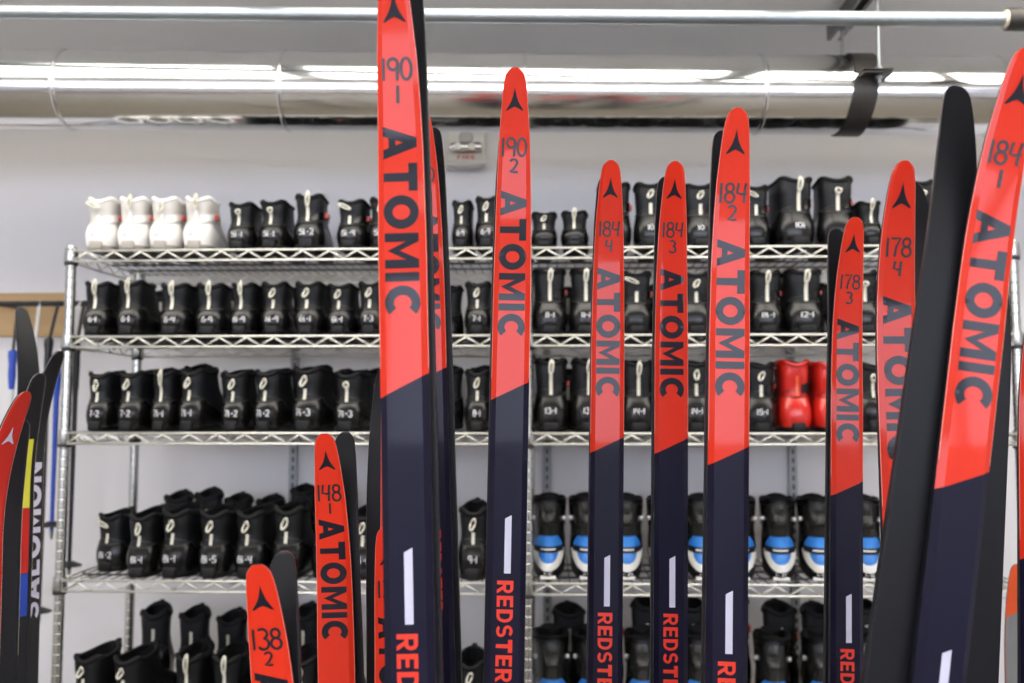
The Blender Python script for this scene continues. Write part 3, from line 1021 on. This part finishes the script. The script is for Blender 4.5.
# ------------------------------------------------------------------ skis
TIPW = [(0, .007), (.0012, .0115), (.0028, .0152), (.0067, .0212), (.013, .0248), (.025, .0282), (.04, .0308), (.073, .0358), (.11, .0388), (.16, .0415), (.24, .0438), (5, .0438)]
def wid(d, L):
    w = float(np.interp(d, [a for a, _ in TIPW], [b for _, b in TIPW]))
    e = L - d
    if e < .012:
        w *= .75 + .25 * math.sqrt(max(0, e) / .012)
    return w
def curl(d, amt=.036, ln=.20):
    return -amt * ((ln - d) / ln) ** 2.1 if d < ln else 0.0
def thick(d, L):
    return float(np.interp(d, [0, .05, .25, L * .45, L * .6, L - .1, L], [.0045, .006, .0095, .020, .020, .010, .007]))
UFL = .36
def face(d, u, L, off=0.0, amt=.036):
    """point on the top sheet; d distance from tip, u in -0.5..0.5 across"""
    w, t = wid(d, L), thick(d, L)
    a = abs(u)
    prof = t if a <= UFL else t * (1 - .35 * (a - UFL) / (.5 - UFL))
    sl = (curl(d + .002, amt) - curl(max(0, d - .002), amt)) / .004
    nz = -sl / math.hypot(1, sl)
    ny = -1 / math.hypot(1, sl)
    return Vector((u * w, curl(d, amt) - prof + ny * off, L - d - nz * off * 0))

US = [-.5, -.43, -.36, -.355, -.2, 0, .2, .355, .36, .43, .5]
def ski_meshes(L, db=(.381, .3595), junior=1.0, amt=.036):
    R = {}
    rows = lambda f0, f1, n, pw: [[face(f0(u) + (f1(u) - f0(u)) * (i / n) ** pw, u, L, 0, amt) for u in US] for i in range(n + 1)]
    dbu = lambda u: (db[0] + (db[1] - db[0]) * (u + .5)) * junior
    R['red_topsheet'] = MB().grid(rows(lambda u: 0.0, dbu, 44, 1.7)).mesh('red_topsheet')
    R['navy_topsheet'] = MB().grid(rows(dbu, lambda u: L - .001, 30, 1.3)).mesh('navy_topsheet')
    b = MB()
    rr = []
    N = 60
    for i in range(N + 1):
        d = (L - .001) * (i / N) ** 1.9
        w, t, c = wid(d, L), thick(d, L), curl(d, amt)
        z = L - d
        rr.append([Vector((-.5 * w, c - t * .65 + .0002, z)), Vector((-.5 * w, c - .0015, z)), Vector((-.485 * w, c - .0005, z)), Vector((.485 * w, c - .0005, z)), Vector((.5 * w, c - .0015, z)), Vector((.5 * w, c - t * .65 + .0002, z))])
    b.grid(rr)
    b.F.append(tuple(range(6)))
    b.F.append(tuple(reversed([N * 6 + k for k in range(6)])))
    R['sidewall'] = b.mesh('sidewall')
    b = MB()
    rr = []
    for i in range(N + 1):
        d = .002 + (L - .004) * (i / N) ** 1.9
        w, c = wid(d, L), curl(d, amt)
        z = L - d
        g = 0
        rr.append([Vector((u * w, c - (g if abs(u) < .06 else 0) + (0 if abs(u) < .47 else -.0003), z)) for u in (-.48, -.45, -.10, -.055, -.05, .05, .055, .10, .45, .48)])
    b.grid(rr)
    R['base'] = b.mesh('base')
    # thin pale line along both edges of the tip
    b = MB()
    for s in (-1, 1):
        P = []
        for i in range(40):
            d = (.355 * junior) * (i / 39) ** 2
            P.append([face(d, s * .485, L, .0003, amt), face(d, s * .498, L, .0003, amt)])
        b.grid(P)
    R['edge_line'] = b.mesh('edge_line')
    return R
SKIM = {'red_topsheet': 'ski_red', 'navy_topsheet': 'ski_navy', 'sidewall': 'ski_side', 'base': 'ski_base', 'edge_line': 'ski_edge'}

ATOM = font_mesh('ATOMIC', .13)
REDS = font_mesh('REDSTER', .16)
EMB = ([(0, 1), (.075, .66), (.14, .45), (.21, .30), (.36, .04), (.32, 0), (.13, .13), (0, .19), (-.13, .13), (-.32, 0), (-.36, .04), (-.21, .30), (-.14, .45), (-.075, .66)],
       [(0, 1, 13), (1, 2, 12, 13), (2, 3, 11, 12), (3, 4, 5, 6), (3, 6, 7), (3, 7, 11), (11, 7, 8), (11, 8, 9, 10)])

def word_on(L, VF, d0, ln, ht, amt, uc=0.0, off=.0006):
    V, F = subdivide2d(VF[0], VF[1], .006, ln, ht)
    P = []
    for (x, y) in V:
        d = d0 + x
        lat = (y - ht / 2) + uc
        P.append(face(d, lat / wid(d, L), L, off, amt))
    return MB().add(P, F)

def mark_on(L, txt, d0, ht, amt, wid_=.11, uc=0.0, sxf=1.0):
    V, F, W = strokes2d(txt, wid_)
    P = []
    for (x, y) in V:
        d = d0 + (1 - y) * ht
        lat = (x - W / 2) * ht * sxf + uc
        P.append(face(d, max(-.48, min(.48, lat / wid(d, L))), L, .0008, amt))
    return MB().add(P, F)

def build_ski(root, L, lines, junior=1.0, amt=.036, print_=True):
    ms = ski_meshes(L, junior=junior, amt=amt)
    for k, me in ms.items():
        o = link(k, me, SKIM[k], root)
        if k in ('red_topsheet', 'navy_topsheet', 'base'):
            auto_smooth(o, 12)
    j = junior
    b = MB().add([face((.0215 + .0255 * (1 - y)) * (.5 + .5 * j), x * .0255 / wid(.03, L), L, .0008, amt) for x, y in EMB[0]], EMB[1])
    b.build('emblem', 'logo', root)
    if lines and lines[0]:
        mark_on(L, lines[0], .0765 * (.3 + .7 * j) - (.007 if j < .85 else 0), .0210 if lines[1] == '2' and j == 1 else .0195, amt, .13, sxf=1.0).build('length_mark', 'ink', root)
        if lines[1]:
            mark_on(L, lines[1], .1005 * (.3 + .7 * j) - (.006 if j < .85 else 0), .0155 if j > .85 else .0125, amt, .16, sxf=1.1).build('pair_mark', 'ink', root)
    if print_:
        word_on(L, ATOM, .1365 * (.3 + .7 * j) - (.019 if j < .85 else 0), .1735 * j, .0305 if j == 1 else .030, amt).build('brand_lettering', 'logo', root)
        # white bar and model lettering on the dark part
        d0, d1 = .513 * j, .576 * j
        rows = [[face(d + (.004 * (.5 - q) if i == 0 else 0), -.06 + .17 * q, L, .0006, amt) for q in (0, .5, 1)] for i, d in enumerate((d0, d0 + .01, d1 - .01, d1))]
        MB().grid(rows).build('white_bar', 'ski_white', root)
        word_on(L, REDS, .584 * j, .111 * j, .0185, amt, -.001).build('model_lettering', 'ski_orange_text', root)

def solve(scale, a, b, tipy, amt=.036):
    """stand a ski where two points of its middle line and its tip are seen; returns foot position, lean, length"""
    d = FPX / scale
    Y = at_depth(a[0], a[1], d).y
    A, B_ = at_y(a[0], a[1], Y), at_y(b[0], b[1], Y)
    k = (A.x - B_.x) / (A.z - B_.z)
    x0 = A.x - k * A.z
    lean = math.atan(k)
    zt = at_y(a[0], tipy, Y - amt - .005).z
    return Vector((x0, Y, 0)), lean, zt / math.cos(lean)

SKIS = [
    # key, label, mark, scale, axis a, axis b, tip y, partner offset x, partner lean, junior, yaw
    ('A', 'red and navy ski marked one ninety over one', ('190', '1'), 1110, (404.5, 300), (412.0, 683), -36, .004, 0, 1, 0),
    ('B', 'red and navy ski marked one ninety, tucked behind ski one ninety over one', ('190', '3'), 703, (430, 300), (440.5, 683), 110, .007, 0, 1, 0),
    ('C', 'red and navy ski marked one ninety over two', ('190', '2'), 852, (513, 250), (504.8, 683), 67, -.003, 0, 1, 0),
    ('D', 'red and navy ski marked one eighty four over four', ('184', '4'), 751, (608, 300), (604.5, 683), 160, -.001, 0, 1, 0),
    ('E', 'red and navy ski marked one eighty four over three', ('184', '3'), 751, (671, 300), (669.5, 683), 161, -.002, 0, 1, 0),
    ('F', 'red and navy ski marked one eighty four over two', ('184', '2'), 908, (730, 200), (724.5, 683), 107.5, -.001, 0, 1, 0),
    ('G', 'red and navy ski marked one seventy eight over three', ('178', '3'), 714, (846, 300), (844, 683), 217, -.002, 0, 1, 0),
    ('H', 'red ski marked one seventy eight over four with a bright glare', ('178', '4'), 940, (891, 250), (900, 520), 160.5, .043, 0, 1, 4),
    ('I', 'red and navy leaning ski marked one eighty four over one', ('184', '1'), 1146, (979, 300), (934, 683), 47, -.056, .017, 1, 0),
    ('J', 'red and navy ski marked one sixty eight by the leaning pair', ('168', '1'), 751, (1033, 330), (1034, 683), 266, None, 0, 1, 0),
    ('M', 'short red ski marked one forty eight over one', ('148', '1'), 841, (334, 520), (338, 683), 433.5, .007, 0, .82, 0),
    ('N', 'short red ski marked one thirty eight over two', ('138', '2'), 1075, (274, 640), (276, 683), 565, .001, 0, .82, 0),
    ('Q', 'red and navy ski mostly hidden behind the one ninety over one pair', ('158', '1'), 800, (398, 475), (399.5, 683), 360, -.020, 0, .9, 0),
    ('P', 'short red ski peeking out beside ski one ninety over one', ('138', '1'), 900, (393.5, 600), (394.5, 683), 527, None, 0, .82, 0),
]
PN = {'A': 'one ninety over one', 'B': 'half hidden one ninety', 'C': 'one ninety over two', 'D': 'one eighty four over four', 'E': 'one eighty four over three', 'F': 'one eighty four over two',
      'G': 'one seventy eight over three', 'H': 'one seventy eight over four', 'I': 'one eighty four over one', 'M': 'short one forty eight', 'N': 'short one thirty eight over two', 'Q': 'mostly hidden one fifty eight'}
for (key, label, lines, scale, a, b, ty, pdx, pl, jr, yaw) in SKIS:
    foot, lean, L = solve(scale, a, b, ty)
    yaw = math.radians(yaw)
    root = thing('cross_country_ski', label, 'ski', foot, (0, lean, yaw), 'red and navy skis')
    build_ski(root, L, lines, jr)
    if pdx is not None:
        c = copy_tree(root, None, ('length_mark', 'pair_mark'))
        c.location = foot + Vector((pdx * math.cos(yaw) + .004 * -math.sin(yaw), pdx * math.sin(yaw) + .004 * math.cos(yaw), 0))
        c.rotation_euler = (0, -lean - pl, PI + yaw)
        # rotating by half a turn flips the sign of the sideways lean
        if key == 'A':
            c.scale = (1, 1, 1.022)
        c['label'] = f'black based partner ski back to back with the {PN[key]} ski'
        c['group'] = 'partner skis seen from the base'
# a single ski turned base outwards behind the leaning pair
foot, lean, L = solve(790, (999, 260), (981, 683), 222, -.036)
root = thing('cross_country_ski', 'dark ski turned base outwards behind the leaning pair', 'ski', foot, (0, -lean, PI), 'partner skis seen from the base')
build_ski(root, L, None, 1)

# ------------------------------------------------------------------ skis and poles beside the shelving
def side_ski(label, px, dpth, tipy, yaw, amt, top, extra=None, lean=0.0, wpx=None, ln=.2, base_out=False):
    P = at_depth(px, 520, dpth)
    Y = P.y
    zt = at_y(px, tipy, Y).z
    L = zt / math.cos(lean)
    root = thing('touring_ski', label, 'ski', (P.x - math.tan(lean) * P.z, Y, 0), (0, lean, math.radians(yaw)), 'skis beside the poles')
    ms = ski_meshes(L, db=(.394, .373), amt=amt)
    cols = {'red_topsheet': top, 'navy_topsheet': top, 'sidewall': 'ski_side', 'base': 'ski_base', 'edge_line': 'strap'}
    names = {'red_topsheet': 'tip_topsheet', 'navy_topsheet': 'lower_topsheet'}
    for k, me in ms.items():
        o = link(names.get(k, k), me, cols[k], root)
        if k != 'sidewall' and k != 'edge_line':
            auto_smooth(o, 12)
    return root, L

r1, L1 = side_ski('black ski with white vertical lettering beside the shelving post', 28.5, 1.60, 352, 66, .062, 'ski_side')
V, F = font_mesh('SALOMON', .10)
# reads from the bottom upwards
def word_up(L, VF, dbot, ln, ht, amt, uc=0.0):
    V, F = subdivide2d(VF[0], VF[1], .006, ln, ht)
    return MB().add([face(dbot - x, (-(y - ht / 2) + uc) / wid(dbot - x, L), L, .0006, amt) for x, y in V], F)
word_up(L1, (V, F), .455, .265, .030, .062).build('brand_lettering', 'ski_white', r1)
r2, L2 = side_ski('black ski with yellow, red and blue panels beside the shelving post', 18, 1.50, 374, 56, .050, 'ski_side')
for (d0, d1, m_) in ((.105, .215, 'yellow'), (.216, .318, 'red_shell'), (.319, .385, 'pole_blue')):
    MB().grid([[face(d0 + (d1 - d0) * i / 5, u, L2, .0006, .050) for u in (-.4, -.35, 0, .30)] for i in range(6)]).build('colour_panel', m_, r2)
r3, L3 = side_ski('red ski with a strongly curved tip at the poles', -14, 1.20, 392, 70, .060, 'red_shell')
b = MB().add([face(.045 + .022 * (1 - y), x * .022 / wid(.05, L3), L3, .0008, .060) for x, y in EMB[0]], EMB[1])
b.build('emblem', 'ski_white', r3)
r4, L4 = side_ski('dark grey based ski with tip curling towards the poles', 25, 1.78, 305, 180 + 52, .055, 'ski_side')
r5, L5 = side_ski('yellow edged black ski standing beside the red curved one', 6, 1.42, 420, 55, .04, 'ski_side')
MB().grid([[face(d, u, L5, .0006, .04) for u in (-.45, -.2)] for d in (.40, .5, .6, .8)]).build('colour_panel', 'yellow', r5)

# plywood board and hanging rail
pa, pb = at_y(-60, 294, WALL_Y), at_y(73, 337, WALL_Y)
o = MB().box(pa.x - .5, pb.x, WALL_Y - .019, WALL_Y - .0005, pb.z, pa.z, .002).build('plywood_board', 'ply')
tag(o, 'plain plywood board screwed to the wall behind the poles', 'board')
RY = .46
ra = at_y(-20, 304, RY)
rail = thing('pole_rail', 'dark rail the ski poles hang from', 'rail', (0, RY, ra.z))
auto_smooth(MB().lathe([(.0085, ra.x - .6), (.0085, -.03)], 14, axis='x').build('bar', 'pole_black', rail))
for x in (ra.x - .3, ra.x + .05, -.06):
    MB().box(x - .01, x + .01, 0, WALL_Y - .019 - RY, -.004, .004, .001).build('bracket', 'pole_black', rail)

def pole(label, px, grip_top, basket_y, shaft, grip, strapm, y=RY - .02, tiltx=0.0, blen=.10):
    P = at_y(px, grip_top, y)
    Q = at_y(px, basket_y, y)
    Ln = P.z - Q.z
    t = thing('ski_pole', label, 'ski pole', (P.x, y, P.z), (0, tiltx, 0), 'ski poles on the rail')
    prof = [(.008, 0), (.013, -.004), (.0135, -.02), (.0105, -.045), (.0115, -.075), (.0095, -blen), (.0075, -blen - .02)]
    auto_smooth(MB().lathe(list(reversed(prof)), 14).build('grip', grip, t), 60)
    auto_smooth(MB().lathe([(.0055, -Ln - .03), (.0075, -blen - .015)], 12).build('shaft', shaft, t))
    auto_smooth(MB().lathe([(.003, -Ln - .055), (.006, -Ln - .03)], 10).build('tip', 'zinc', t))
    m = MB().lathe([(.012, -Ln - .004), (.034, -Ln - .014), (.036, -Ln - .018), (.010, -Ln - .012)], 18)
    m.build('basket', 'pole_black', t)
    P_ = []
    top = (rail.location.z - P.z) + .010
    for i in range(20):
        a = 2 * PI * i / 20
        P_.append((.007 * math.sin(a), (RY - y) * (.5 - .5 * math.cos(a)) - .010 * math.sin(a) , -.012 + (top + .012) * (.5 - .5 * math.cos(a))))
    mb = MB()
    rows = []
    for p in P_ + [P_[0]]:
        rows.append([Vector(p) + Vector((-.004, .003, 0)), Vector(p) + Vector((.004, -.003, 0))])
    mb.grid(rows)
    ob = mb.build('wrist_strap', strapm, t, True)
    sm = ob.modifiers.new('thickness', 'SOLIDIFY')
    sm.thickness = .002
pole('ski pole with blue grip nearest the curled dark ski', 13, 350, 585, 'pole_white', 'pole_blue', 'pole_black')
pole('white ski pole with white wrist strap', 34, 346, 590, 'pole_white', 'pole_white', 'pole_white', RY - .02)
pole('black ski pole with red ring and black strap', 49, 338, 606, 'pole_black', 'pole_black', 'pole_black', RY - .05, blen=.13)
pole('slim ski pole with long blue grip', 58, 352, 520, 'pole_blue', 'pole_blue', 'pole_white', RY - .12, blen=.11)
pole('dark ski pole hanging just behind the shelving end post', 77, 340, 560, 'pole_black', 'pole_black', 'pole_black', RY - .04, blen=.14)

# short orange and grey ski beyond the shelving's far end
P = at_depth(1013, 600, 1.75)
zt = at_y(1013, 562, P.y).z
root = thing('short_ski', 'short orange and grey ski standing past the leaning pair', 'ski', (P.x, P.y, 0))
ms = ski_meshes(zt, db=(.10, .08), amt=.02)
for k, me in ms.items():
    o = link({'red_topsheet': 'orange_topsheet', 'navy_topsheet': 'grey_topsheet'}.get(k, k), me, {'red_topsheet': 'orange', 'navy_topsheet': 'grey', 'sidewall': 'ski_side', 'base': 'ski_base', 'edge_line': 'orange'}[k], root)
